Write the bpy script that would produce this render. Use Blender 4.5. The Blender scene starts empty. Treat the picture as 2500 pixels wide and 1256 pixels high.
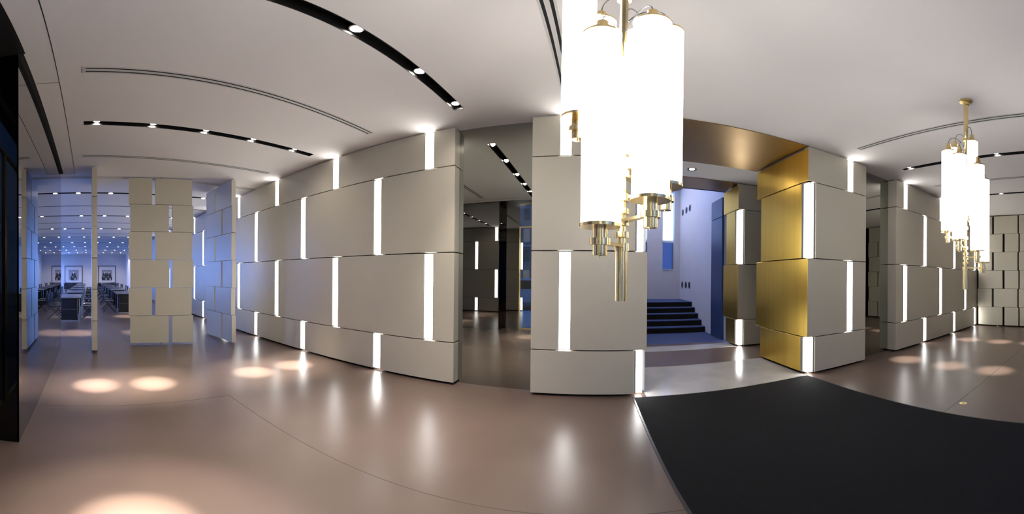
import bpy, bmesh, math, random
from mathutils import Vector, Matrix
random.seed(7)
S = bpy.context.scene
C = S.collection
PI = math.pi

# ------------------------------------------------------------------ camera, world, exposure
PXR = 780.4                                   # pixels per radian of the stitched panorama
cam_d = bpy.data.cameras.new('camera'); cam = bpy.data.objects.new('camera', cam_d); C.objects.link(cam)
cam_d.type = 'PANO'
cam_d.panorama_type = 'EQUIRECTANGULAR'
cam_d.longitude_min = -1443.05 / PXR
cam_d.longitude_max = (2500 - 1443.05) / PXR
cam_d.latitude_max = 678.75 / PXR
cam_d.latitude_min = -(1256 - 678.75) / PXR
cam_d.clip_start = 0.02
CAMZ = 1.48
cam.location = (0, 0, CAMZ)
cam.rotation_euler = (PI / 2, -6.88 / PXR, 0)
S.camera = cam

S.view_settings.view_transform = 'Standard'
S.view_settings.look = 'None'
S.view_settings.gamma = 1.0
S.view_settings.use_curve_mapping = False
S.view_settings.exposure = 1.63
try:
    S.cycles.use_denoising = True
    S.cycles.use_light_tree = False
    S.cycles.max_bounces = 7
    S.cycles.glossy_bounces = 4
    S.cycles.diffuse_bounces = 4
    S.cycles.transparent_max_bounces = 6
    S.cycles.use_adaptive_sampling = True
    S.cycles.adaptive_threshold = 0.03
    S.cycles.caustics_reflective = False
    S.cycles.caustics_refractive = False
    S.cycles.sample_clamp_indirect = 6.0
except Exception:
    pass

W = bpy.data.worlds.new('dusk_sky'); S.world = W
W.use_nodes = True
wn = W.node_tree.nodes; wl = W.node_tree.links
wn.clear()
wo = wn.new('ShaderNodeOutputWorld'); wb = wn.new('ShaderNodeBackground')
tc = wn.new('ShaderNodeTexCoord'); sep = wn.new('ShaderNodeSeparateXYZ'); rmp = wn.new('ShaderNodeValToRGB')
wl.new(tc.outputs['Generated'], sep.inputs[0]); wl.new(sep.outputs['Z'], rmp.inputs[0])
rmp.color_ramp.elements[0].position = 0.0; rmp.color_ramp.elements[0].color = (0.17, 0.35, 1.0, 1)
rmp.color_ramp.elements[1].position = 0.7; rmp.color_ramp.elements[1].color = (0.10, 0.24, 0.85, 1)
wl.new(rmp.outputs[0], wb.inputs[0]); wb.inputs[1].default_value = 7.2
wl.new(wb.outputs[0], wo.inputs[0])

LAMP_LENS = 25.0      # downlight lens emission
SPOT_W = 1800.0         # watts of each downlight
SLOT_E = 6.2          # lit wall slots
SHADE_E = 3.9         # chandelier glass

# ------------------------------------------------------------------ materials
MATS = {}
def mat(name, col=(0.5, 0.5, 0.5), rough=0.5, metal=0.0, emit=None, estr=0.0, noise=0.0, nscale=(4, 4, 4), bump=0.0, bscale=None, rvar=0.0, spec=0.5, detail=4.0):
    if name in MATS: return MATS[name]
    m = bpy.data.materials.new(name); m.use_nodes = True; MATS[name] = m
    nt = m.node_tree; n = nt.nodes; L = nt.links
    b = n['Principled BSDF']
    b.inputs['Base Color'].default_value = (*col, 1); b.inputs['Roughness'].default_value = rough
    b.inputs['Metallic'].default_value = metal
    b.inputs['Specular IOR Level'].default_value = spec
    if emit:
        b.inputs['Emission Color'].default_value = (*emit, 1); b.inputs['Emission Strength'].default_value = estr
    t = n.new('ShaderNodeTexCoord'); mp = n.new('ShaderNodeMapping'); mp.inputs['Scale'].default_value = nscale
    nz = n.new('ShaderNodeTexNoise'); nz.inputs['Scale'].default_value = 1.0; nz.inputs['Detail'].default_value = detail
    L.new(t.outputs['Object'], mp.inputs[0]); L.new(mp.outputs[0], nz.inputs['Vector'])
    if noise > 0:
        r = n.new('ShaderNodeValToRGB')
        r.color_ramp.elements[0].position = 0.3; r.color_ramp.elements[1].position = 0.7
        r.color_ramp.elements[0].color = (*[max(0, c * (1 - noise)) for c in col], 1)
        r.color_ramp.elements[1].color = (*[min(1, c * (1 + noise)) for c in col], 1)
        L.new(nz.outputs['Fac'], r.inputs[0]); L.new(r.outputs[0], b.inputs['Base Color'])
    if rvar > 0:
        mr = n.new('ShaderNodeMapRange'); mr.inputs[1].default_value = 0.3; mr.inputs[2].default_value = 0.7
        mr.inputs[3].default_value = max(0, rough - rvar); mr.inputs[4].default_value = rough + rvar
        L.new(nz.outputs['Fac'], mr.inputs[0]); L.new(mr.outputs[0], b.inputs['Roughness'])
    if bump > 0:
        nb = nz
        if bscale:
            mp2 = n.new('ShaderNodeMapping'); mp2.inputs['Scale'].default_value = bscale
            nb = n.new('ShaderNodeTexNoise'); nb.inputs['Scale'].default_value = 1.0; nb.inputs['Detail'].default_value = 3
            L.new(t.outputs['Object'], mp2.inputs[0]); L.new(mp2.outputs[0], nb.inputs['Vector'])
        bp = n.new('ShaderNodeBump'); bp.inputs['Strength'].default_value = bump; bp.inputs['Distance'].default_value = 0.01
        L.new(nb.outputs['Fac'], bp.inputs['Height']); L.new(bp.outputs[0], b.inputs['Normal'])
    return m

def glass_mat(name, tint, refl, rtint=(1, 1, 1)):
    """thin architectural glass: part of the light reflected, the rest passed on with a tint"""
    m = bpy.data.materials.new(name); m.use_nodes = True; MATS[name] = m
    n = m.node_tree.nodes; L = m.node_tree.links; n.clear()
    o = n.new('ShaderNodeOutputMaterial'); mx = n.new('ShaderNodeMixShader')
    tr = n.new('ShaderNodeBsdfTransparent'); gl = n.new('ShaderNodeBsdfGlossy')
    tr.inputs[0].default_value = (*tint, 1); gl.inputs[0].default_value = (*rtint, 1); gl.inputs['Roughness'].default_value = 0.0
    lw = n.new('ShaderNodeLayerWeight'); lw.inputs[0].default_value = 0.35
    mr = n.new('ShaderNodeMapRange'); mr.inputs[3].default_value = refl; mr.inputs[4].default_value = min(1, refl + 0.5)
    L.new(lw.outputs['Facing'], mr.inputs[0])
    L.new(mr.outputs[0], mx.inputs[0]); L.new(tr.outputs[0], mx.inputs[1]); L.new(gl.outputs[0], mx.inputs[2]); L.new(mx.outputs[0], o.inputs[0])
    return m

TAUPE = mat('taupe_panel_lacquer', (0.525, 0.485, 0.385), 0.4, noise=0.03, nscale=(0.8, 0.8, 0.8), bump=0.04, bscale=(60, 60, 60))
BEIGE = mat('beige_board_edge', (0.6, 0.55, 0.46), 0.5, noise=0.04, nscale=(30, 30, 2))
DARKGAP = mat('black_backing', (0.005, 0.0045, 0.004), 0.8, noise=0.1)
CEIL = mat('ceiling_plaster', (0.74, 0.70, 0.67), 0.9, noise=0.015, nscale=(1, 1, 1))
FLOORM = mat('polished_concrete', (0.108, 0.075, 0.059), 0.305, noise=0.16, nscale=(0.9, 0.9, 0.9), rvar=0.02, bump=0.03, bscale=(7, 7, 7), detail=3)
JOINT = mat('saw_cut_joint', (0.05, 0.04, 0.035), 0.7, noise=0.1)
PLATE = mat('pale_polished_stone', (0.42, 0.40, 0.38), 0.14, noise=0.08, nscale=(3, 3, 3), rvar=0.03)
RUGM = mat('black_carpet', (0.006, 0.006, 0.007), 0.95, noise=0.35, nscale=(90, 90, 90), bump=0.8, bscale=(260, 260, 260), spec=0.2)
STAIRC = mat('stair_carpet_painted_blue_light', (0.065, 0.09, 0.19), 0.95, noise=0.15, nscale=(60, 60, 60), bump=0.4, bscale=(200, 200, 200), spec=0.1)  # blue of the daylight is painted into the dark carpet colour
RISER = mat('dark_riser', (0.012, 0.011, 0.010), 0.7, noise=0.1, spec=0.2)
GOLD = mat('brushed_brass_sheet', (0.93, 0.63, 0.13), 0.30, 1.0, noise=0.05, nscale=(16, 16, 0.35), rvar=0.02, bump=0.008, bscale=(90, 90, 1.5))
BRASS = mat('satin_brass', (0.80, 0.62, 0.31), 0.24, 1.0, noise=0.05, nscale=(40, 40, 3))
SOFFIT = mat('bronze_soffit_sheet', (0.36, 0.24, 0.11), 0.42, 1.0, noise=0.05, nscale=(0.4, 9, 9), rvar=0.03)
REVEAL = mat('acrylic_reveal_painted_glow', (0.075, 0.075, 0.074), 0.4, emit=(1, 1, 0.98), estr=0.03, noise=0.01)  # painted faint glow imitates strip light caught in the acrylic
SLOT = mat('lit_acrylic', (0.9, 0.9, 0.9), 0.4, emit=(1, 0.985, 0.96), estr=SLOT_E)
MIRROR = mat('grey_mirror_glass', (0.42, 0.43, 0.385), 0.01, 1.0)
DMIRROR = mat('dark_mirror_glass', (0.34, 0.335, 0.345), 0.01, 1.0)
BLKGLASS = mat('black_glass', (0.006, 0.006, 0.006), 0.02, 0.0, spec=0.9)
BLKMIRROR = mat('black_mirror_glass', (0.035, 0.033, 0.03), 0.02, 1.0)
BLACKM = mat('black_metal', (0.012, 0.011, 0.011), 0.35, noise=0.1)
CHROME = mat('brushed_steel', (0.6, 0.6, 0.62), 0.25, 1.0, noise=0.05)
ALU = mat('grey_diffuser_frame', (0.55, 0.53, 0.5), 0.5, noise=0.03)
WHITEW = mat('white_wall_paint', (0.66, 0.65, 0.65), 0.85, noise=0.02)
GREYW = mat('pale_grey_wall_paint', (0.55, 0.54, 0.54), 0.85, noise=0.02)
BLUEP = mat('dark_blue_lacquer', (0.035, 0.06, 0.15), 0.3, noise=0.05)
PORTH = mat('porthole_black', (0.02, 0.02, 0.022), 0.6, noise=0.1)
SHADE = mat('glowing_opal_glass', (0.95, 0.95, 0.95), 0.25, emit=(1, 0.97, 0.92), estr=SHADE_E)
SHADE2 = mat('dimmer_opal_glass', (0.95, 0.95, 0.95), 0.25, emit=(1, 0.97, 0.92), estr=SHADE_E * 0.52)
LENS = mat('lamp_lens', (1, 1, 1), 0.3, emit=(1, 0.88, 0.78), estr=LAMP_LENS)
LENS.cycles.emission_sampling = 'NONE'          # the spots carry the lamps' light; the lens is only seen
for _m in (SLOT, SHADE, SHADE2): _m.cycles.emission_sampling = 'FRONT'
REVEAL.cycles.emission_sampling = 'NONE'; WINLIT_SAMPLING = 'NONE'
WIRE = mat('grey_flex', (0.10, 0.10, 0.10), 0.5)
BLKWOOD = mat('black_stained_wood', (0.009, 0.009, 0.011), 0.25, noise=0.1, nscale=(3, 10, 10))
TTOP = mat('table_top_grey', (0.05, 0.05, 0.055), 0.2, noise=0.1, nscale=(2, 20, 20))
CHAIRM = mat('chair_dark_steel', (0.03, 0.032, 0.04), 0.3, 0.6, noise=0.1)
LEATHER = mat('black_leather', (0.012, 0.012, 0.014), 0.35, noise=0.1, bump=0.1, bscale=(80, 80, 80))
MATB = mat('picture_mat_board', (0.62, 0.62, 0.64), 0.7, noise=0.01)
PHOTO = mat('photo_grey', (0.30, 0.30, 0.32), 0.5, noise=0.25, nscale=(2, 2, 2))
PHOTOD = mat('photo_dark', (0.02, 0.02, 0.022), 0.5, noise=0.3, nscale=(6, 6, 6))
PHOTOL = mat('photo_light', (0.62, 0.62, 0.62), 0.5, noise=0.1)
ASPH = mat('street_asphalt', (0.06, 0.06, 0.065), 0.8, noise=0.2, nscale=(20, 20, 20))
PAVE = mat('street_paving', (0.42, 0.41, 0.40), 0.8, noise=0.15, nscale=(3, 3, 3))
STONE = mat('facade_stone', (0.30, 0.24, 0.22), 0.85, noise=0.15, nscale=(2, 2, 2))
WINLIT = mat('far_window_lit', (0.2, 0.2, 0.2), 0.3, emit=(1, 0.75, 0.45), estr=0.7)
WINDARK = mat('far_window_dark', (0.02, 0.025, 0.04), 0.1)
WINLIT.cycles.emission_sampling = WINLIT_SAMPLING
CARW = mat('white_car_paint', (0.6, 0.6, 0.62), 0.25, noise=0.02)
CARD = mat('dark_car_paint', (0.03, 0.035, 0.05), 0.25, noise=0.02)
RUBBER = mat('tyre_rubber', (0.015, 0.015, 0.015), 0.8, noise=0.1)
CLEAR = glass_mat('entrance_glass', (0.36, 0.38, 0.38), 0.28, (0.6, 0.65, 0.6))
WGLASS = glass_mat('window_glass', (0.9, 0.93, 0.95), 0.06)
TGLASS = glass_mat('sky_dimming_window_glass', (0.10, 0.11, 0.13), 0.06)  # dark tint put in the glass to dim the bright sky behind
BLIND = mat('white_blind_fabric', (0.75, 0.75, 0.77), 0.9, noise=0.02)
_n = BLIND.node_tree.nodes; _l = BLIND.node_tree.links
_tr = _n.new('ShaderNodeBsdfTranslucent'); _tr.inputs[0].default_value = (0.8, 0.68, 0.55, 1); _mx = _n.new('ShaderNodeMixShader'); _mx.inputs[0].default_value = 0.8
_l.new(_n['Principled BSDF'].outputs[0], _mx.inputs[1]); _l.new(_tr.outputs[0], _mx.inputs[2]); _l.new(_mx.outputs[0], _n['Material Output'].inputs[0])

# ------------------------------------------------------------------ mesh helpers
def link(name, me, parent=None, loc=None):
    o = bpy.data.objects.new(name, me); C.objects.link(o)
    if parent is not None: o.parent = parent
    if loc is not None: o.location = loc
    return o
def tag(o, label=None, cat=None, group=None, kind=None):
    if label: o['label'] = label
    if cat: o['category'] = cat
    if group: o['group'] = group
    if kind: o['kind'] = kind
    return o
def thing(name, label, cat, loc=(0, 0, 0), rz=0.0, group=None):
    o = bpy.data.objects.new(name, None); C.objects.link(o); o.empty_display_size = 0.1
    o.location = loc; o.rotation_euler = (0, 0, rz)
    return tag(o, label, cat, group)
def off(parent):
    """world position of a parent (roots are unrotated while being built)"""
    v = Vector((0, 0, 0))
    while parent is not None:
        v += parent.location; parent = parent.parent
    return v
def addbox(bm, x0, x1, y0, y1, z0, z1):
    vs = [bm.verts.new(p) for p in ((x0, y0, z0), (x1, y0, z0), (x1, y1, z0), (x0, y1, z0), (x0, y0, z1), (x1, y0, z1), (x1, y1, z1), (x0, y1, z1))]
    fs = [bm.faces.new([vs[i] for i in f]) for f in ((0, 3, 2, 1), (4, 5, 6, 7), (0, 1, 5, 4), (1, 2, 6, 5), (2, 3, 7, 6), (3, 0, 4, 7))]
    return vs, fs
def addcyl(bm, p0, p1, r0, r1=None, n=16, cap=True, smooth=True):
    r1 = r0 if r1 is None else r1
    p0 = Vector(p0); p1 = Vector(p1); d = (p1 - p0).normalized()
    a = d.orthogonal().normalized(); b = d.cross(a)
    A = []; B = []
    for i in range(n):
        t = 2 * PI * i / n; w = a * math.cos(t) + b * math.sin(t)
        A.append(bm.verts.new(p0 + w * r0)); B.append(bm.verts.new(p1 + w * r1))
    for i in range(n):
        f = bm.faces.new((A[i], A[(i + 1) % n], B[(i + 1) % n], B[i])); f.smooth = smooth
    if cap:
        bm.faces.new(A[::-1]); bm.faces.new(B)
def addlathe(bm, prof, cx, cy, n=32, smooth=True, close=True):
    rings = []
    for r, z in prof:
        rings.append([bm.verts.new((cx + r * math.cos(2 * PI * i / n), cy + r * math.sin(2 * PI * i / n), z)) for i in range(n)])
    for k in range(len(rings) - 1):
        for i in range(n):
            f = bm.faces.new((rings[k][i], rings[k][(i + 1) % n], rings[k + 1][(i + 1) % n], rings[k + 1][i])); f.smooth = smooth
    if close:
        bm.faces.new(rings[0][::-1]); bm.faces.new(rings[-1])
def addtubepath(bm, pts, r, n=8):
    pts = [Vector(p) for p in pts]; prev = None
    for k, p in enumerate(pts):
        d = (pts[min(k + 1, len(pts) - 1)] - pts[max(k - 1, 0)]).normalized()
        ref = Vector((0, 0, 1)) if abs(d.z) < 0.95 else Vector((1, 0, 0))
        a = d.cross(ref).normalized(); b = d.cross(a)
        ring = [bm.verts.new(p + (a * math.cos(2 * PI * i / n) + b * math.sin(2 * PI * i / n)) * r) for i in range(n)]
        if prev:
            for i in range(n):
                f = bm.faces.new((prev[i], prev[(i + 1) % n], ring[(i + 1) % n], ring[i])); f.smooth = True
        else: bm.faces.new(ring[::-1])
        prev = ring
    bm.faces.new(prev)
def fin(name, bm, m, parent=None, bevel=0.0):
    if bevel > 0:
        bmesh.ops.bevel(bm, geom=list(bm.edges), offset=bevel, segments=1, affect='EDGES', profile=0.5)
    bmesh.ops.recalc_face_normals(bm, faces=list(bm.faces))
    o3 = off(parent)
    if o3.length > 0: bmesh.ops.translate(bm, verts=list(bm.verts), vec=-o3)
    me = bpy.data.meshes.new(name); bm.to_mesh(me); bm.free()
    try: me.set_sharp_from_angle(angle=math.radians(35))
    except Exception: pass
    ms = m if isinstance(m, (list, tuple)) else [m]
    for q in ms: me.materials.append(q)
    return link(name, me, parent)
def box(name, x0, x1, y0, y1, z0, z1, m, parent=None, bevel=0.0):
    bm = bmesh.new(); addbox(bm, min(x0, x1), max(x0, x1), min(y0, y1), max(y0, y1), min(z0, z1), max(z0, z1))
    return fin(name, bm, m, parent, bevel)
def prism(name, poly, z0, z1, m, parent=None, bevel=0.0):
    bm = bmesh.new(); A = [bm.verts.new((x, y, z0)) for x, y in poly]; B = [bm.verts.new((x, y, z1)) for x, y in poly]
    n = len(poly)
    for i in range(n): bm.faces.new((A[i], A[(i + 1) % n], B[(i + 1) % n], B[i]))
    bm.faces.new(A[::-1]); bm.faces.new(B)
    return fin(name, bm, m, parent, bevel)
def slab_holes(name, x0, x1, y0, y1, z0, z1, holes, m, parent=None, axis='z'):
    """a plate with rectangular holes; axis z: a horizontal plate, axis y: a wall in the XZ plane (y and z swap roles), axis x: a wall in the YZ plane"""
    xs = sorted({x0, x1} | {min(max(v, x0), x1) for h in holes for v in h[:2]})
    ys = sorted({y0, y1} | {min(max(v, y0), y1) for h in holes for v in h[2:]})
    def solid(i, j):
        if i < 0 or j < 0 or i >= len(xs) - 1 or j >= len(ys) - 1: return False
        cx = (xs[i] + xs[i + 1]) / 2; cy = (ys[j] + ys[j + 1]) / 2
        return not any(h[0] < cx < h[1] and h[2] < cy < h[3] for h in holes)
    bm = bmesh.new(); V = {}
    def P(x, y, z):
        p = {'z': (x, y, z), 'y': (x, z, y), 'x': (z, x, y)}[axis]
        k = tuple(round(v, 5) for v in p)
        if k not in V: V[k] = bm.verts.new(p)
        return V[k]
    for i in range(len(xs) - 1):
        for j in range(len(ys) - 1):
            if not solid(i, j): continue
            a, b, c, d = xs[i], xs[i + 1], ys[j], ys[j + 1]
            bm.faces.new((P(a, c, z0), P(a, d, z0), P(b, d, z0), P(b, c, z0)))
            bm.faces.new((P(a, c, z1), P(b, c, z1), P(b, d, z1), P(a, d, z1)))
            if not solid(i - 1, j): bm.faces.new((P(a, c, z0), P(a, c, z1), P(a, d, z1), P(a, d, z0)))
            if not solid(i + 1, j): bm.faces.new((P(b, c, z0), P(b, d, z0), P(b, d, z1), P(b, c, z1)))
            if not solid(i, j - 1): bm.faces.new((P(a, c, z0), P(b, c, z0), P(b, c, z1), P(a, c, z1)))
            if not solid(i, j + 1): bm.faces.new((P(a, d, z0), P(a, d, z1), P(b, d, z1), P(b, d, z0)))
    return fin(name, bm, m, parent)
def struct(o): return tag(o, kind='structure')
def spot(name, loc, parent, watts, angle=62, blend=1.0, col=(1.0, 0.91, 0.84), size=0.02):
    l = bpy.data.lights.new(name, 'SPOT'); l.energy = watts; l.spot_size = math.radians(angle); l.spot_blend = blend
    l.color = col; l.shadow_soft_size = size
    o = bpy.data.objects.new(name, l); C.objects.link(o)
    o.parent = parent; o.location = Vector(loc) - off(parent)
    return o
ORD = ['first', 'second', 'third', 'fourth', 'fifth', 'sixth', 'seventh']

# ------------------------------------------------------------------ key dimensions (metres, camera foot at the origin, +Y towards the stairs)
H = 3.60                       # ceiling
YA, YP, YG, YB = 3.80, 3.77, 3.71, 3.74
PANE_Y = 3.95
XA1 = -1.742                   # right end of the long left wall
PLX0, PLX1 = -0.714, 0.669     # near pillar
PGX0, PGX1 = 2.986, 4.30       # brass pillar
XB0, XB1 = 5.28, 9.85          # right wall
ROWS = [(0.035, 0.593), (0.607, 1.793), (1.807, 2.993), (3.007, 3.585)]
FXA, FXB = -2.50, 6.20
SW = 0.145                     # width of a lit slot

# ------------------------------------------------------------------ floor and ceiling
floor = struct(box('floor', -33.2, 10.2, -1.0, 4.3, -0.1, 0.0, FLOORM))
struct(box('floor_dining', -33.2, -6.6, -3.4, -1.0, -0.1, 0.0, FLOORM))
struct(box('floor_passage', -2.2, 6.4, 4.3, 6.9, -0.1, 0.0, FLOORM))
struct(box('floor_stair_hall', -0.8, 3.3, 6.9, 11.2, -0.1, 0.0, STAIRC))
for nm, a in (('saw_cut', (-3.4, 0.5, 1.596, 1.602)), ('saw_cut', (-3.403, -3.397, -0.5, 1.6)), ('saw_cut', (3.0, 9.8, 1.516, 1.522))):
    box(nm, a[0], a[1], a[2], a[3], 0.0, 0.0008, JOINT, floor)
box('threshold_plate', PLX1, PGX0, 3.74, 5.08, 0.0, 0.002, PLATE, floor)
box('threshold_plate', 0.6, 3.05, 6.2, 6.68, 0.0, 0.002, PLATE, floor)

TRACKS = [(-1.49, -0.7, 3.36, [0.22, 0.90, 1.63, 2.47, 3.26]), (-4.12, -0.07, 3.43, [0.10, 0.84, 1.58, 2.33, 3.09]),
          (4.88, -0.4, 3.32, [-0.1, 0.75, 1.54, 2.35, 3.2]), (7.30, -0.1, 3.4, [0.6, 1.4, 2.2, 3.0])]
TW = 0.125
ceil_holes = [(x - TW / 2, x + TW / 2, y0, y1) for x, y0, y1, _ in TRACKS]
ceiling = struct(slab_holes('ceiling', -6.62, 10.2, -1.1, 4.3, H, H + 0.15, ceil_holes, CEIL))
DTR = [-8.07, -11.3, -14.5, -17.7, -20.75, -23.9, -27.1, -30.3]
struct(slab_holes('ceiling_dining', -33.2, -6.78, -3.4, 4.3, H, H + 0.15, [(x - 0.06, x + 0.06, -3.1, 3.6) for x in DTR], CEIL))
box('pivot_rail', -6.78, -6.62, -3.4, 4.3, H + 0.01, H + 0.15, ALU, ceiling)
for x in (-6.775, -6.635): box('pivot_rail_lip', x - 0.008, x + 0.008, -0.56, 3.8, H - 0.006, H + 0.02, ALU, ceiling)
box('shadow_gap', -6.45, -1.0, -0.56, -0.515, H - 0.004, H - 0.0005, DARKGAP, ceiling)
for a in ((-6.45, -1.0, -0.285, -0.279), (-6.453, -6.445, -0.515, -0.279), (-3.07, -3.066, -0.515, -0.285)):
    box('access_panel_joint', a[0], a[1], a[2], a[3], H - 0.002, H - 0.0003, DARKGAP, ceiling)
for x in [-9.65, -12.85, -16.1, -19.2, -22.3, -25.5, -28.7]:
    box('ceiling_joint', x - 0.025, x + 0.025, -3.4, 3.7, H - 0.003, H - 0.0005, DARKGAP, bpy.data.objects['ceiling_dining'])
pass_ceil = struct(box('ceiling_passage', -2.2, 6.4, 4.3, 7.0, H, H + 0.15, CEIL))
struct(box('trim_1', PLX1, PGX0 + 0.01, YG, 5.25, H - 0.012, H - 0.0005, SOFFIT))          # sheet-metal soffit of the first portal
struct(box('trim_2', 0.55, 3.06, 6.12, 6.9, H - 0.012, H - 0.0005, SOFFIT))
struct(box('ceiling_entrance', FXA, FXB, -1.1, -0.50, H - 0.006, H - 0.001, BLACKM))
struct(box('ceiling_stair_hall', -0.8, 3.3, 6.9, 11.2, 5.6, 5.75, CEIL))

# ------------------------------------------------------------------ lit panel walls
def lit_slot(parent, x0, x1, yf, depth, z0, z1):
    """a recessed white slot in a wall that faces -Y: lit back plus two reveals"""
    box('light_strip', x0, x1, yf + depth - 0.012, yf + depth, z0, z1, SLOT, parent)
    t = 0.006
    box('slot_reveal', x0, x0 + t, yf + 0.004, yf + depth - 0.012, z0, z1, REVEAL, parent)
    box('slot_reveal', x1 - t, x1, yf + 0.004, yf + depth - 0.012, z0, z1, REVEAL, parent)
    for za, zb in ((z0, z0 + t), (z1 - t, z1)):
        box('slot_reveal', x0 + t, x1 - t, yf + 0.02, yf + depth - 0.012, za, zb, REVEAL, parent)
def panel_wall(name, x0, x1, yf, slots_odd, slots_even, end_deep=None, th=0.10, thin_seam=None):
    """rows bottom to top: rows 0 and 2 carry slots_even, rows 1 and 3 slots_odd"""
    root = struct(box(name, x0, x1, yf + th, yf + 0.28, 0, H, DARKGAP))
    for r, (z0, z1) in enumerate(ROWS):
        sl = sorted(slots_odd if r in (1, 3) else slots_even)
        cuts = [x0]
        for s in sl:
            if x0 < s - SW / 2 and s + SW / 2 < x1: cuts += [s - SW / 2, s + SW / 2]
        cuts.append(x1)
        for i in range(0, len(cuts), 2):
            a, b = cuts[i], cuts[i + 1]
            d = th
            if (end_deep == 'hi' and b == x1) or (end_deep == 'lo' and a == x0): d = 0.275
            box('panel', a, b, yf, yf + d - 0.002, z0, z1, TAUPE, root, bevel=0.002)
        for i in range(1, len(cuts) - 1, 2):
            lit_slot(root, cuts[i], cuts[i + 1], yf, 0.05, z0, z1)
    return root
# the backing must not cover the deep end panels: shorten it there by building x range to the last slot
sa_odd = [-2.12 - 1.80 * k for k in range(9)]
sa_even = [-3.01 - 1.80 * k for k in range(8)]
wa = panel_wall('wall_back_left', -17.5, XA1, YA, sa_odd, sa_even)
for z0, z1 in ROWS: box('return_panel', XA1 - 0.006, XA1 + 0.004, YA + 0.001, 4.08, z0, z1, TAUPE, wa, bevel=0.002)
sb_odd = [5.62, 7.25, 8.87]
sb_even = [6.45, 8.08, 9.66]
wb_ = panel_wall('wall_back_right', XB0, XB1, YB, sb_odd, sb_even)
for z0, z1 in ROWS: box('return_panel', XB0 - 0.004, XB0 + 0.006, YB + 0.001, 4.02, z0, z1, TAUPE, wb_, bevel=0.002)

def mirror_bay(name, x0, x1):
    o = struct(box(name, x0, x1, PANE_Y, PANE_Y + 0.012, 0.0, H, MIRROR))
    box('backing', x0, x1, PANE_Y + 0.02, PANE_Y + 0.14, 0.0, H, DARKGAP, o)
    return o
mirror_bay('window_1', XA1 + 0.004, PLX0)
mirror_bay('window_2', PGX1, XB0 - 0.004)

# ------------------------------------------------------------------ pillars of the portal
def pillar(name, label, x0, x1, yf, yb, side, slot=None, brass=True):
    """side = -1: the brass reveal and the lit corner are on the low-X side, +1 on the high-X side"""
    root = thing(name, label, 'pillar', ((x0 + x1) / 2, (yf + yb) / 2, 0))
    cw, cd = 0.15, 0.165                      # lit corner box
    sx = x0 if side < 0 else x1               # passage side
    ox = x1 if side < 0 else x0
    def X(d): return sx - side * d            # d metres inwards from the passage side
    # core sits inside the cladding
    bm = bmesh.new(); addbox(bm, min(X(0.11), ox + side * 0.11), max(X(0.11), ox + side * 0.11), yf + 0.11, yb - 0.2, 0, H)
    fin('core', bm, DARKGAP, root)
    for r, (z0, z1) in enumerate(ROWS):
        lit = r in (0, 2)
        d0 = cw if lit else 0.0
        # front panels
        pieces = []
        if lit: pieces = [(cw, abs(ox - sx))]
        elif slot is not None: pieces = [(0.0, slot - SW / 2), (slot + SW / 2, abs(ox - sx))]
        else: pieces = [(0.0, abs(ox - sx))]
        for a, b in pieces: box('panel', X(a), X(b), yf, yf + 0.10, z0, z1, TAUPE, root, bevel=0.002)
        if not lit and slot is not None:
            lo, hi = sorted((X(slot - SW / 2), X(slot + SW / 2)))
            lit_slot(root, lo, hi, yf, 0.05, z0, z1)
        # outer return
        box('return_panel', ox, ox + side * 0.02, yf + 0.10, yb - 0.2, z0, z1, TAUPE, root)
        # passage-side brass sheet
        ya = yf + (cd if lit else 0.002); ybk = yb - (0.16 if lit else 0.0)
        box('brass_sheet', X(-0.001), X(0.10), ya, ybk, z0, 3.555 if r == 3 else z1, GOLD if brass else TAUPE, root, bevel=0.002)
        if lit:
            i = 0.045
            box('light_strip', X(i), X(cw - 0.025), yf + i, yf + cd - 0.05, z0, z1, SLOT, root)
            box('slot_reveal', X(0.003), X(cw), yf + cd - 0.05, yf + cd - 0.001, z0, z1, REVEAL, root)
            box('slot_reveal', X(cw - 0.025), X(cw - 0.001), yf + 0.02, yf + cd - 0.05, z0, z1, REVEAL, root)
    return root
pillar('pillar', 'taupe panelled pillar with lit slots directly behind the big chandelier', PLX0, PLX1, YP, 5.25, +1, slot=0.98)
pillar('pillar', 'panelled pillar whose passage side is clad in shiny brushed brass', PGX0, PGX1, YG, 5.25, -1, slot=0.914)
pillar('pillar', 'smaller far pillar with brass edge and lit corner beside the blue door', 3.03, 4.3, 6.12, 6.9, -1)
pillar('pillar', 'far taupe pillar hidden behind the near pillar, left of the stairs', -0.7, 0.58, 6.12, 6.9, +1)

# passage sides and the wall around the stair hall
struct(box('wall_passage_left', -2.2, -2.1, 4.1, 6.9, 0, H, WHITEW))
struct(box('wall_passage_right', 6.3, 6.4, 4.1, 6.9, 0, H, WHITEW))
struct(box('wall_passage_back_left', -2.1, -0.7, 6.8, 6.9, 0, H, WHITEW))
struct(box('wall_passage_back_right', 4.3, 6.3, 6.8, 6.9, 0, H, WHITEW))
struct(box('wall_stair_front', -0.8, 3.3, 6.9, 7.0, H + 0.0, 5.6, WHITEW))

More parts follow.
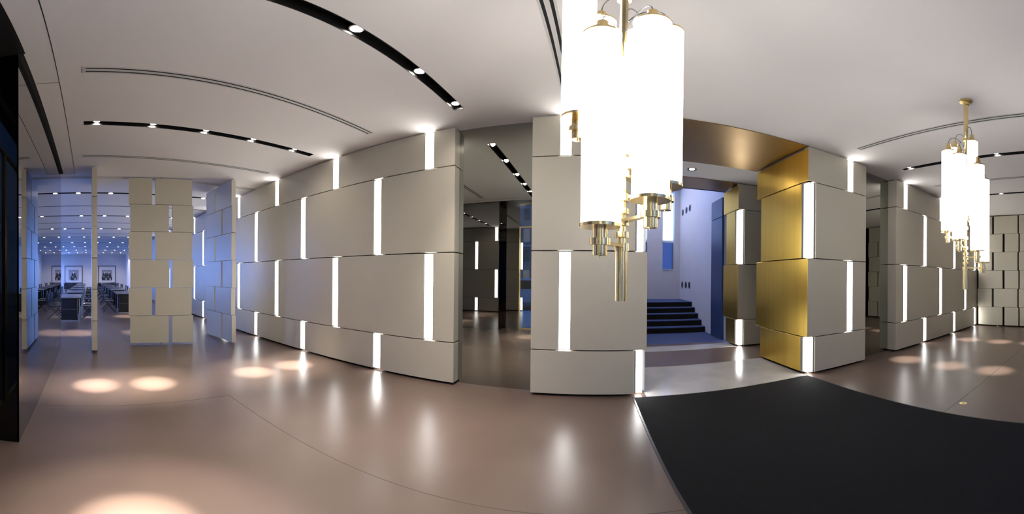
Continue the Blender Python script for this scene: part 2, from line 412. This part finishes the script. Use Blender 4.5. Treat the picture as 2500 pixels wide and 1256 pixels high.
# ------------------------------------------------------------------ stair hall
SX0, SX1 = -0.6, 3.10
W1 = (2.47, 2.89, 1.81, 4.6); W2 = (1.50, 1.93, 1.81, 4.6)
struct(slab_holes('wall_stair_back', SX0 - 0.2, SX1 + 0.2, 0, 5.6, 10.9, 11.2, [W1, W2], GREYW, axis='y'))
struct(slab_holes('wall_stair_left', 6.9, 11.2, 0, 5.6, SX0 - 0.2, SX0, [(7.1, 9.3, 4.3, 5.4)], WHITEW, axis='x'))
rw = struct(box('wall_stair_right', SX1, SX1 + 0.2, 7.0, 11.2, 0, 5.6, WHITEW))
for k, (xw0, xw1, zw0, zw1) in enumerate((W1, W2)):
    w = struct(box('window_%d' % (k + 3), xw0, xw1, 11.10, 11.108, zw0, 2.79, TGLASS))
    box('window_bar', xw0, xw1, 11.05, 11.12, 2.76, 2.83, WHITEW, w)
    box('blind', xw0, xw1, 11.06, 11.07, 2.83, zw1, BLIND, w)
    box('window_sill', xw0, xw1, 10.88, 11.12, zw0 - 0.03, zw0 + 0.0, WHITEW, w)
wl5 = struct(box('window_5', SX0 - 0.12, SX0 - 0.112, 7.1, 9.3, 4.3, 5.4, WGLASS))  # unseen high window, added and sized to bring in blue daylight
for y in (7.8, 8.6): box('window_bar', SX0 - 0.15, SX0 - 0.08, y - 0.03, y + 0.03, 4.3, 5.4, WHITEW, wl5)
# portholes on the right wall
for px, pz in ((0, 0), (1, 0), (2, 0), (0, 1), (1, 1), (2, 1)):
    y = (10.55, 10.13, 9.75)[px]; z = (1.27, 3.78)[pz]
    bm = bmesh.new(); addcyl(bm, (SX1 - 0.004, y, z), (SX1 + 0.02, y, z), 0.115, n=28); o = fin('porthole', bm, PORTH, rw)
    bm = bmesh.new()
    n = 28
    for ra, rb in ((0.115, 0.13),):
        R1 = [bm.verts.new((SX1 - 0.008, y + ra * math.cos(2 * PI * i / n), z + ra * math.sin(2 * PI * i / n))) for i in range(n)]
        R2 = [bm.verts.new((SX1 - 0.008, y + rb * math.cos(2 * PI * i / n), z + rb * math.sin(2 * PI * i / n))) for i in range(n)]
        R3 = [bm.verts.new((SX1, y + rb * math.cos(2 * PI * i / n), z + rb * math.sin(2 * PI * i / n))) for i in range(n)]
        for i in range(n):
            j = (i + 1) % n
            bm.faces.new((R1[i], R1[j], R2[j], R2[i])); bm.faces.new((R2[i], R2[j], R3[j], R3[i]))
    fin('porthole_rim', bm, WHITEW, rw)
d = struct(box('door_1', SX1 - 0.06, SX1 - 0.001, 7.02, 7.72, 0, 2.985, BLUEP, bevel=0.003))
box('transom_panel', SX1 - 0.06, SX1 - 0.001, 7.02, 7.72, 3.0, 3.48, BLUEP, d, bevel=0.003)
# stairs
st = thing('staircase', 'dark carpeted flight of five steps rising behind the portal', 'stairs', (1.25, 8.27, 0))
RZ, TR = 0.152, 0.30
for k in range(5):
    y0 = 8.27 + TR * k
    y1 = y0 + TR if k < 4 else 10.895
    box('riser', SX0 + 0.004, SX1 - 0.004, y0 + 0.02, y1, RZ * k, RZ * (k + 1) - 0.02, RISER, st)
    box('tread', SX0 + 0.004, SX1 - 0.004, y0, y1 + (0.02 if k < 4 else 0), RZ * (k + 1) - 0.02, RZ * (k + 1), STAIRC, st, bevel=0.004)

# ------------------------------------------------------------------ entrance front (behind the camera, seen in the mirrors)
FX0, FX1 = -2.50, 6.20
wf = struct(box('wall_front_left', -6.42, FX0, -0.572, -0.56, 0.0, H - 0.004, DMIRROR))
box('backing', -6.42, FX0 - 0.02, -0.95, -0.58, 0, H, BLACKM, wf)
wf2 = struct(box('wall_front_right', FX1, 10.2, -0.572, -0.56, 0.0, H - 0.004, DMIRROR))
box('backing', FX1 + 0.02, 10.2, -0.95, -0.58, 0, H, BLACKM, wf2)
for nm, xr, s in (('wall_entrance_left', FX0, 1), ('wall_entrance_right', FX1, -1)):
    struct(box(nm, xr - 0.012 * s, xr, -0.95, -0.56, 0, H, BLKMIRROR))
def brass_frame(parent, x0, x1, y, z0, z1, w=0.035):
    box('brass_rail', x0, x1, y - 0.02, y + 0.02, z0, z0 + w, BRASS, parent)
    box('brass_rail', x0, x1, y - 0.02, y + 0.02, z1 - w, z1, BRASS, parent)
    for x in (x0, x1 - w): box('brass_stile', x, x + w, y - 0.02, y + 0.02, z0 + w, z1 - w, BRASS, parent)
EY = -0.93
struct(box('wall_entrance_jamb', FX0, -2.02, EY - 0.02, EY, 0, H, DMIRROR))
struct(box('wall_entrance_jamb_right', 5.7, FX1, EY - 0.02, EY, 0, H, BLKGLASS))
ent = [-2.02, -1.57, -0.4, 0.7, 1.85, 3.0, 4.1, 5.25, 5.7]
for k in range(len(ent) - 1):
    dr = struct(box('door_%d' % (k + 2), ent[k] + 0.01, ent[k + 1] - 0.01, EY - 0.006, EY + 0.002, 0.02, 2.9, CLEAR))
    brass_frame(dr, ent[k], ent[k + 1], EY, 0.0, 2.92)
tw = struct(box('window_6', -2.02, 5.7, EY - 0.006, EY + 0.002, 2.92, H - 0.02, CLEAR))
box('brass_rail', -2.02, 5.7, EY - 0.02, EY + 0.02, H - 0.03, H, BRASS, tw)

# ------------------------------------------------------------------ right end wall and left pivot panels
BW, BT = 1.335, 0.10            # board panel width and thickness
def pivot_panel(name, label, cx, cy, rz, group=None, bz0=0.035):
    """six rows of boards, built along local X, turned about the vertical pivot"""
    root = thing(name, label, 'panel', (cx, cy, 0), 0, group)
    h = (H - 0.03 - bz0) / 6
    objs = []
    for r in range(6):
        z0 = bz0 + r * h + 0.004; z1 = bz0 + (r + 1) * h - 0.004
        odd = r % 2 == 1                          # rows 2, 4, 6 from the floor: short board on the left
        sh = -0.016 if odd else 0.016
        if odd: spans = ((-BW / 2, -BW / 2 + 0.485), (-BW / 2 + 0.555, BW / 2))
        else: spans = ((-BW / 2, -BW / 2 + 0.81), (-BW / 2 + 0.885, BW / 2))
        for a, b in spans:
            box('board', cx + a + sh, cx + b + sh, cy - BT / 2, cy + BT / 2, z0, z1, [TAUPE], root, bevel=0.002)
    # slim inner rails that carry the boards
    for x in (-0.5, 0.0, 0.5):
        box('carrier_rail', cx + x - 0.006, cx + x + 0.006, cy - 0.012, cy + 0.012, bz0 + 0.02, H - 0.05, CHROME, root)
    bm = bmesh.new(); addcyl(bm, (cx, cy, 0), (cx, cy, bz0 + 0.01), 0.02); fin('pivot_pin', bm, CHROME, root)
    bm = bmesh.new(); addcyl(bm, (cx, cy, H - 0.04), (cx, cy, H + 0.01), 0.02); fin('pivot_pin', bm, CHROME, root)
    root.rotation_euler = (0, 0, rz)
    return root
pivot_panel('pivot_panel', 'open slotted board screen seen edge-on, a narrow upright post', -6.63, 0.105, math.radians(180.0), 'pivoting board screens')
pivot_panel('pivot_panel', 'slotted board screen facing the room, nearly closed', -6.575, 1.51, math.radians(84.0), 'pivoting board screens')
pivot_panel('pivot_panel', 'open slotted board screen turned sideways, bluish, beside the long lit wall', -6.78, 2.945, math.radians(2.5), 'pivoting board screens')
yy = 3.70 - BW / 2 - 0.01
for k in range(3):
    pivot_panel('pivot_panel', ('closed board screen on the right end wall, in the corner', 'closed board screen at the right picture edge, next to the corner one', 'closed board screen on the right end wall, past the picture edge')[k],
                9.85, yy - k * (BW + 0.045), math.radians(-90), 'closed board screens')
struct(box('wall_right', 10.05, 10.3, -1.2, 4.5, -0.1, 3.8, DARKGAP))
struct(box('wall_right_corner', XB1, 10.05, YB + 0.06, 4.3, 0, H, DARKGAP))
# ------------------------------------------------------------------ dining room shell
struct(box('wall_dining_end', -33.2, -33.0, -3.4, 4.3, 0, H, WHITEW))
struct(box('wall_dining_back', -33.0, -17.5, YA + 0.01, 4.1, 0, H, WHITEW))
holes = []
x = -7.3
while x > -32.0:
    holes.append((x - 2.6, x, 0.25, 3.45)); x -= 2.9
struct(slab_holes('wall_dining_front', -33.2, -6.5, 0, H, -3.6, -3.4, holes, WHITEW, axis='y'))
for k, h in enumerate(holes):
    w = struct(box('window_%d' % (k + 7), h[0], h[1], -3.52, -3.512, h[2], h[3], WGLASS))
    for z in (h[2], h[3] - 0.05): box('window_frame', h[0], h[1], -3.55, -3.48, z, z + 0.05, BLACKM, w)
    for xx in (h[0], h[1] - 0.05): box('window_frame', xx, xx + 0.05, -3.55, -3.48, h[2] + 0.05, h[3] - 0.05, BLACKM, w)
struct(box('wall_dining_lobby', -6.62, -6.42, -3.4, -0.58, 0, H, WHITEW))

# ------------------------------------------------------------------ ceiling tracks with downlights
def downlight(root, x, y, w, z=H, spot_on=True, r=0.045, n=20, angle=62, spill=0.0):
    bm = bmesh.new(); addlathe(bm, [(r, z + 0.03), (r + 0.012, z + 0.028), (r + 0.012, z + 0.018), (r, z + 0.016)], x, y, n, close=False)
    t = fin('lamp_trim', bm, CHROME, root)
    bm = bmesh.new(); addcyl(bm, (x, y, z + 0.022), (x, y, z + 0.03), r, n=n); fin('lens', bm, LENS, t)
    bm = bmesh.new(); addcyl(bm, (x, y, z + 0.03), (x, y, z + 0.11), r + 0.01, n=n); fin('lamp_body', bm, BLACKM, t)
    if spot_on:
        spot('lamp_light', (x, y, z + 0.012), root, w, angle)
        if w > 700: spot('lamp_halo', (x, y, z + 0.012), root, w * 0.2, angle * 2.6)
        if spill > 0: spot('lamp_spill', (x, y, z + 0.008), root, spill, 150, size=0.035)
def track(label, x, y0, y1, ys, w=SPOT_W, width=TW, spots=None, spill=0.0, group=None, angle=62, wide=(), drop=0.0, lensr=0.045):
    root = thing('light_track', label, 'ceiling light', (x, (y0 + y1) / 2, H), 0, group)
    bm = bmesh.new(); t = 0.006; a, b = x - width / 2, x + width / 2; zt = H + 0.14
    addbox(bm, a, a + t, y0, y1, H + 0.0, zt); addbox(bm, b - t, b, y0, y1, H + 0.0, zt)
    addbox(bm, a + t, b - t, y0, y0 + t, H + 0.0, zt); addbox(bm, a + t, b - t, y1 - t, y1, H + 0.0, zt); addbox(bm, a, b, y0, y1, zt, zt + 0.01)
    fin('channel', bm, BLACKM, root)
    for k, y in enumerate(ys): downlight(root, x, y, 90 if k in wide else w, H + 0.02 - drop, r=lensr, spot_on=(spots is None or k in spots), angle=60 if k in wide else angle, spill=spill)
    return root
TL = ['black ceiling track of downlights, the wide one running out of the top edge', 'black ceiling track with five bright downlights in front of the board screens',
      'black ceiling track behind the far chandelier at right', 'short black ceiling track nearest the right end wall']
for k, (x, y0, y1, ys) in enumerate(TRACKS): track(TL[k], x, y0, y1, ys, w=SPOT_W if k < 2 else 700.0, spill=10 if k < 2 else 4, angle=11.5, wide=(1, 2, 3, 4) if k == 0 else ((2,) if k == 1 else ()))
dys = [-0.27 + 0.82 * k for k in range(-3, 5)]
for k, x in enumerate(DTR):
    track('black downlight track across the dining room ceiling, %s from the board screens' % (ORD + ['farthest'])[k], x, -3.1, 3.6, dys,
          w=600, angle=20, width=0.12, spill=60 if k == 7 else 0, drop=0.045, lensr=0.055, spots=(3, 5) if k < 2 else ((2,) if k < 7 else (1, 3, 5, 7)), group='dining room light tracks')
pl = thing('downlight', 'round recessed downlight in the passage ceiling before the stairs', 'ceiling light', (1.83, 5.66, H))
bm = bmesh.new(); addlathe(bm, [(0.05, H - 0.001), (0.085, H - 0.006), (0.09, H - 0.001)], 1.83, 5.66, 28, close=False); fin('trim_ring', bm, BLACKM, pl)
bm = bmesh.new(); addcyl(bm, (1.83, 5.66, H - 0.004), (1.83, 5.66, H - 0.001), 0.05, n=28); fin('lens', bm, LENS, pl)
spot('lamp_light', (1.83, 5.66, H - 0.02), pl, 45, 90)

for lab, y in (('unseen fill lamp added high in the stair hall ceiling, over the steps', 8.9), ('unseen fill lamp added high in the stair hall ceiling, over the landing', 10.2)):
    q = thing('downlight', lab, 'ceiling light', (1.6, y, 5.6))  # lamps added out of view to brighten the dark stair hall
    bm = bmesh.new(); addlathe(bm, [(0.05, 5.599), (0.085, 5.594), (0.09, 5.599)], 1.6, y, 28, close=False); fin('trim_ring', bm, BLACKM, q)
    bm = bmesh.new(); addcyl(bm, (1.6, y, 5.596), (1.6, y, 5.599), 0.05, n=28); fin('lens', bm, LENS, q)
    spot('lamp_light', (1.6, y, 5.58), q, 45, 140, col=(1, 0.9, 0.82))

# ------------------------------------------------------------------ linear air diffusers
def diffuser(label, x, y0, y1, wid=0.11):
    root = thing('air_diffuser', label, 'air vent', (x, (y0 + y1) / 2, H), 0, 'slot diffusers in the ceiling')
    a = x - wid / 2; z0, z1 = H - 0.005, H - 0.0003
    sw = 0.022
    c = [x - 0.028, x + 0.028]
    xs = [a, c[0] - sw / 2, c[0] + sw / 2, c[1] - sw / 2, c[1] + sw / 2, x + wid / 2]
    bm = bmesh.new()
    for i in (0, 2, 4): addbox(bm, xs[i], xs[i + 1], y0, y1, z0, z1)
    for i in (1, 3):
        addbox(bm, xs[i], xs[i + 1], y0, y0 + 0.03, z0, z1); addbox(bm, xs[i], xs[i + 1], y1 - 0.03, y1, z0, z1)
    fin('frame', bm, ALU, root)
    for i in (1, 3): box('air_slot', xs[i], xs[i + 1], y0 + 0.03, y1 - 0.03, H - 0.002, H - 0.0005, DARKGAP, root)
    return root
diffuser('long twin-slot ceiling diffuser between the two left light tracks', -2.83, -0.06, 3.42)
diffuser('faint twin-slot ceiling diffuser just before the board screens', -5.42, -0.12, 3.42)
diffuser('twin-slot ceiling diffuser above the big chandelier', -0.27, -0.06, 3.2)
diffuser('twin-slot ceiling diffuser behind the far chandelier canopy', 3.62, -0.06, 3.30)
diffuser('faint twin-slot ceiling diffuser near the right end wall', 6.15, -0.06, 3.35)

# ------------------------------------------------------------------ chandeliers
def chandelier(label, X, Y, a0, step, glass, ztop=H):
    """six opal tubes in a spiral round a brass rod; a0/step = world azimuth (degrees) of the lowest tube and the turn to the next"""
    root = thing('chandelier', label, 'chandelier', (X, Y, ztop), 0, 'brass chandeliers with opal glass tubes')
    bm = bmesh.new()
    addlathe(bm, [(0.0245, 1.385), (0.0245, 1.60), (0.0245, 1.62), (0.0175, 1.625), (0.0175, 3.05), (0.0245, 3.06), (0.0245, 3.30), (0.0245, 3.575)], X, Y, 24)
    fin('rod', bm, BRASS, root)
    bm = bmesh.new(); addlathe(bm, [(0.028, 3.53), (0.034, 3.535), (0.034, 3.57), (0.07, 3.578), (0.07, ztop), (0.03, ztop)], X, Y, 32); fin('ceiling_canopy', bm, BRASS, root)
    for z in (3.06, 1.76, 1.66): 
        bm = bmesh.new(); addlathe(bm, [(0.02, z - 0.012), (0.031, z - 0.012), (0.031, z + 0.012), (0.02, z + 0.012)], X, Y, 24); fin('rod_collar', bm, BRASS, root)
    R, rt, LEN = 0.185, 0.0715, 0.92
    for k in range(6):
        az = math.radians(a0 + step * k); dx, dy = math.cos(az), math.sin(az)
        cx, cy = X + R * dx, Y + R * dy
        zb = 1.672 + 0.106 * k; zt = zb + LEN
        bm = bmesh.new()
        addlathe(bm, [(rt * 0.98, zb + 0.006), (rt, zb + 0.012), (rt, zt - 0.02), (rt * 0.97, zt - 0.006), (rt * 0.9, zt)], cx, cy, 36)
        sh = fin('glass_tube', bm, glass, root)
        bm = bmesh.new(); addlathe(bm, [(0.028, zb - 0.006), (rt + 0.004, zb - 0.006), (rt + 0.004, zb + 0.006), (0.028, zb + 0.006)], cx, cy, 36); fin('base_disc', bm, BRASS, sh)
        bm = bmesh.new(); addlathe(bm, [(0.004, zb - 0.118), (0.004, zb - 0.112), (0.026, zb - 0.11), (0.027, zb - 0.10), (0.027, zb - 0.006)], cx, cy, 24); fin('stem_cup', bm, BRASS, sh)
        bm = bmesh.new(); addlathe(bm, [(0.027, zb - 0.072), (0.038, zb - 0.072), (0.038, zb - 0.048), (0.027, zb - 0.048)], cx, cy, 28, close=False)
        # flat bracket arm from the clamp ring to the rod
        zc = zb - 0.06; px, py = -dy, dx
        q0 = Vector((cx - dx * 0.034, cy - dy * 0.034, 0)); q1 = Vector((X + dx * 0.018, Y + dy * 0.018, 0))
        vs = []
        for z in (zc - 0.006, zc + 0.006):
            for q, w in ((q0, 0.012), (q1, 0.020)):
                vs.append(bm.verts.new((q.x + px * w, q.y + py * w, z))); vs.append(bm.verts.new((q.x - px * w, q.y - py * w, z)))
        for f in ((0, 1, 3, 2), (4, 6, 7, 5), (0, 4, 5, 1), (2, 3, 7, 6), (0, 2, 6, 4), (1, 5, 7, 3)): bm.faces.new([vs[i] for i in f])
        addlathe(bm, [(0.0176, zc - 0.02), (0.031, zc - 0.02), (0.031, zc + 0.012), (0.0176, zc + 0.012)], X, Y, 24)
        fin('bracket', bm, BRASS, sh)
        bm = bmesh.new(); addlathe(bm, [(rt + 0.002, zt - 0.012), (rt + 0.002, zt), (0.045, zt + 0.012), (0.031, zt + 0.03), (0.03, zt + 0.055), (0.022, zt + 0.058), (0.022, zt + 0.09), (0.006, zt + 0.095)], cx, cy, 32); fin('top_cap', bm, BRASS, sh)
        # upper spacer arm and flex
        zf = min(zt + 0.30, 3.35)
        pts = []
        P0 = Vector((cx, cy, zt + 0.09)); P3 = Vector((X + dx * 0.02, Y + dy * 0.02, zt + 0.06))
        P1 = P0 + Vector((0, 0, 0.12)); P2 = P3 + Vector((dx * 0.05, dy * 0.05, 0.12))
        for i in range(13):
            t = i / 12; pts.append(P0 * (1 - t) ** 3 + P1 * 3 * t * (1 - t) ** 2 + P2 * 3 * t * t * (1 - t) + P3 * t ** 3)
        bm = bmesh.new(); addtubepath(bm, pts, 0.0035, 6); fin('flex', bm, WIRE, sh)
    return root
chandelier('large nearest chandelier of white glass tubes on a brass rod', 0.125, 1.325, -120.5, 60, SHADE)
chandelier('smaller looking far chandelier hanging whole in view at right', 3.10, 1.31, -67.2 + 10, -60, SHADE2)

# ------------------------------------------------------------------ rug, floor disc
rug = thing('rug', 'large black entrance rug lying before the brass portal', 'rug', (1.76, 1.4, 0))
box('pile', 0.52, 2.99, -0.86, 3.71, 0.001, 0.012, RUGM, rug, bevel=0.003)
for a in ((0.50, 0.52, -0.88, 3.73), (2.99, 3.01, -0.88, 3.73), (0.52, 2.99, 3.71, 3.73), (0.52, 2.99, -0.88, -0.86)):
    box('rug_edge', a[0], a[1], a[2], a[3], 0.001, 0.008, BLACKM, rug)
fd = thing('floor_socket', 'small round brass cover set in the floor at right', 'floor socket', (3.36, 1.44, 0))
bm = bmesh.new(); addlathe(bm, [(0.045, 0.0), (0.045, 0.002), (0.038, 0.004), (0.001, 0.004)], 3.36, 1.44, 32); fin('cover', bm, BRASS, fd)
bm = bmesh.new(); addlathe(bm, [(0.014, 0.004), (0.014, 0.0048), (0.001, 0.0048)], 3.36, 1.44, 20); fin('slot_plug', bm, BLACKM, fd)

# ------------------------------------------------------------------ dining room furniture
def copy_tree(o, parent=None):
    c = o.copy(); C.objects.link(c)
    if parent is not None: c.parent = parent
    for ch in list(o.children): copy_tree(ch, c)
    return c
def make_chair():
    t = thing('dining_chair', 'x', 'chair')
    box('seat', -0.21, 0.21, -0.20, 0.20, 0.44, 0.465, LEATHER, t, bevel=0.006)
    for s in (-1, 1):
        for (a, b) in (((s * 0.20, -0.24, 0.0), (s * 0.20, 0.20, 0.46)), ((s * 0.20, 0.24, 0.0), (s * 0.20, -0.20, 0.46))):
            bm = bmesh.new(); addcyl(bm, a, b, 0.012, n=8); fin('leg', bm, CHAIRM, t)
        bm = bmesh.new(); addcyl(bm, (s * 0.20, 0.19, 0.44), (s * 0.20, 0.25, 0.84), 0.012, n=8); fin('back_post', bm, CHAIRM, t)
    for y in (-0.2, 0.2):
        bm = bmesh.new(); addcyl(bm, (-0.2, y, 0.05 if y < 0 else 0.05), (0.2, y, 0.05), 0.009, n=8); fin('stretcher', bm, CHAIRM, t)
    box('backrest', -0.21, 0.21, 0.215, 0.245, 0.62, 0.84, LEATHER, t, bevel=0.008)
    return t
def make_table():
    t = thing('dining_table', 'x', 'table')
    box('table_top', -1.0, 1.0, -0.36, 0.36, 0.725, 0.755, TTOP, t, bevel=0.004)
    for s in (-1, 1):
        e = box('end_cabinet', s * 0.99 - (0.28 if s > 0 else 0), s * 0.99 + (0.28 if s < 0 else 0), -0.26, 0.26, 0.04, 0.724, BLKWOOD, t, bevel=0.012)
        box('cabinet_line', s * 0.992 - 0.003, s * 0.992 + 0.003, -0.24, 0.24, 0.385, 0.39, CHROME, e)
        box('plinth', s * 0.985 - (0.27 if s > 0 else 0), s * 0.985 + (0.27 if s < 0 else 0), -0.265, 0.265, 0.0, 0.04, CHROME, e)
    for y in (-0.30, 0.30):
        bm = bmesh.new(); addcyl(bm, (0.62, y, 0), (0.62, y, 0.725), 0.012, n=8); fin('leg', bm, CHROME, t)
    return t
chair0 = make_chair(); table0 = make_table(); used = [False, False]
def place(proto, i, loc, rz, label, group):
    o = proto if not used[i] else copy_tree(proto)
    used[i] = True
    o.location = loc; o.rotation_euler = (0, 0, rz); o['label'] = label; o['group'] = group
    return o
for c, (yc, x0, nm) in enumerate(((-0.62, -11.1, 'aligned with the middle portrait'), (1.42, -13.2, 'seen past the edge-on screen'))):
    for k in range(6):
        x = x0 - 3.0 * k
        place(table0, 1, (x, yc, 0), 0, 'black dining table %s, %s from the lobby' % (nm, ORD[k]), 'dining tables')
        for s, sd in ((-1, 'window'), (1, 'lit-wall')):
            for j, q in enumerate((0.48, -0.42)):
                place(chair0, 0, (x + q, yc + s * 0.62, 0), 0 if s > 0 else PI,
                      'cross-legged dark chair on the %s side, %s table %s, %s seat' % (sd, ORD[k], ('by middle portrait', 'past the edge-on screen')[c], ('near', 'far')[j]), 'dining chairs')
def portrait(label, y0, y1, n):
    z0, z1 = 0.64, 2.42; x = -32.99
    t = thing('framed_portrait', label, 'picture', (x, (y0 + y1) / 2, z0), 0, 'large framed portraits')
    f = 0.05
    for a in ((y0, y1, z0, z0 + f), (y0, y1, z1 - f, z1), (y0, y0 + f, z0 + f, z1 - f), (y1 - f, y1, z0 + f, z1 - f)):
        box('frame_bar', x, x + 0.06, a[0], a[1], a[2], a[3], BLKWOOD, t)
    box('mat_board', x, x + 0.03, y0 + f, y1 - f, z0 + f, z1 - f, MATB, t)
    yc = (y0 + y1) / 2
    ph = box('photo', x + 0.03, x + 0.034, yc - 0.53, yc + 0.53, z0 + 0.28, z1 - 0.42, PHOTO, t)
    zb = z0 + 0.28
    for i in range(n):
        o_ = (i - (n - 1) / 2) * 0.42
        bm = bmesh.new()
        pts = [(-0.30, 0.0), (0.30, 0.0), (0.34, 0.32), (0.22, 0.42), (0.20, 0.68), (0.09, 0.78), (-0.09, 0.78), (-0.20, 0.68), (-0.22, 0.42), (-0.34, 0.32)]
        A = [bm.verts.new((x + 0.0345 + 0.0005 * i, yc + o_ + p[0], zb + p[1])) for p in pts]; bm.faces.new(A)
        fin('sitter_print', bm, PHOTOD, ph)
        bm = bmesh.new(); A = [bm.verts.new((x + 0.036 + 0.0005 * i, yc + o_ + 0.075 * math.cos(2 * PI * j / 16), zb + 0.87 + 0.10 * math.sin(2 * PI * j / 16))) for j in range(16)]; bm.faces.new(A)
        fin('sitter_print', bm, PHOTOL, ph)
        for mm, lift, pp in ((PHOTOD, 0.037, [(-0.09, 0.90), (-0.075, 0.98), (0.0, 1.0), (0.08, 0.97), (0.09, 0.88), (0.04, 0.93)]), (PHOTOL, 0.0365, [(-0.05, 0.77), (0.05, 0.77), (0.0, 0.55)]),
                             (PHOTOL, 0.0366, [(-0.16, 0.34), (-0.04, 0.30), (-0.02, 0.38), (-0.12, 0.42)]), (PHOTO, 0.0364, [(0.03, 0.02), (0.22, 0.04), (0.2, 0.28), (0.06, 0.26)])):
            bm = bmesh.new(); A = [bm.verts.new((x + lift + 0.0005 * i, yc + o_ + p[0], zb + p[1])) for p in pp]; bm.faces.new(A); fin('sitter_print', bm, mm, ph)
    return t
portrait('large framed black and white portrait print of a seated figure, the middle one', -2.50, -0.66, 1)
portrait('large framed black and white portrait print seen right of the edge-on screen', 0.95, 2.75, 2)
for lab, y in (('low black console under the middle portrait', -1.58), ('low black console under the portrait right of the edge-on screen', 1.85)):
    t = thing('console', lab, 'cabinet', (-32.5, y, 0))
    box('body', -32.8, -32.3, y - 0.95, y + 0.95, 0.06, 0.60, BLKWOOD, t, bevel=0.006)
    box('console_top', -32.83, -32.27, y - 1.0, y + 1.0, 0.60, 0.63, BLKWOOD, t, bevel=0.004)
    for s in (-1, 1): box('foot', -32.7, -32.4, y + s * 0.85 - 0.03, y + s * 0.85 + 0.03, 0, 0.06, CHROME, t)

# ------------------------------------------------------------------ street outside the entrance (seen only in the mirror bay)
struct(box('street_pavement', -34, 24, -7.0, -0.95, -0.25, -0.12, PAVE))
struct(box('street_road', -34, 24, -19.0, -7.0, -0.3, -0.2, ASPH))
struct(box('street_pavement_far', -34, 24, -23.0, -19.0, -0.25, -0.12, PAVE))
bd = thing('office_building', 'stone office block with rows of windows across the street', 'building', (-6, -24, -0.12))
box('facade', -26, 14, -27, -23.0, -0.12, 15.6, STONE, bd)
for i in range(14):
    for j in range(7):
        x = -14 + i * 1.05; z = 0.9 + j * 2.05
        lit = random.random() < 0.3
        wdw = box('window', x, x + 0.62, -23.02, -22.96, z, z + 1.3, WINLIT if lit else WINDARK, bd)
        box('window_ledge', x - 0.05, x + 0.67, -23.0, -22.88, z - 0.1, z, PAVE, wdw)
for j in (0, 2, 7): box('cornice', -26, 14, -23.0, -22.8, 0.45 + j * 2.05 - 0.1, 0.45 + j * 2.05 + 0.1, PAVE, bd)
def car(label, x, y, m, rz=0):
    t = thing('car', label, 'car', (x, y, -0.2))
    z = -0.2
    prof = [(-2.1, 0.35), (-2.15, 0.75), (-2.05, 0.95), (-1.95, 1.0), (-1.5, 1.55), (-1.2, 1.62), (0.35, 1.6), (0.95, 1.08), (1.95, 0.95), (2.12, 0.75), (2.12, 0.35)]
    bm = bmesh.new(); A = [bm.verts.new((x + p[0], y - 0.85, z + p[1])) for p in prof]; B = [bm.verts.new((x + p[0], y + 0.85, z + p[1])) for p in prof]
    n = len(prof)
    for i in range(n): bm.faces.new((A[i], A[(i + 1) % n], B[(i + 1) % n], B[i]))
    bm.faces.new(A[::-1]); bm.faces.new(B)
    fin('body', bm, m, t, bevel=0.03)
    for s in (-1, 1):
        for g in ([(-1.42, 1.08), (-1.22, 1.5), (-0.55, 1.52), (-0.55, 1.08)], [(-0.47, 1.08), (-0.47, 1.52), (0.3, 1.5), (0.75, 1.08)]):
            bm = bmesh.new(); A = [bm.verts.new((x + p[0], y + s * 0.845, z + p[1])) for p in g]; B = [bm.verts.new((x + p[0], y + s * 0.862, z + p[1])) for p in g]
            for i in range(4): bm.faces.new((A[i], A[(i + 1) % 4], B[(i + 1) % 4], B[i]))
            bm.faces.new(A); bm.faces.new(B); fin('side_window', bm, WINDARK, t)
        for wx in (-1.35, 1.3):
            bm = bmesh.new(); addcyl(bm, (x + wx, y + s * 0.68, z + 0.33), (x + wx, y + s * 0.88, z + 0.33), 0.33, n=24); w = fin('wheel', bm, RUBBER, t)
            bm = bmesh.new(); addcyl(bm, (x + wx, y + s * 0.87, z + 0.33), (x + wx, y + s * 0.89, z + 0.33), 0.19, n=16); fin('hub', bm, CHROME, w)
    return t
car('white car parked at the kerb, seen in the mirror left of the near pillar', -3.3, -9.0, CARW)
car('dark car on the far side of the street', -5.6, -16.6, CARD)
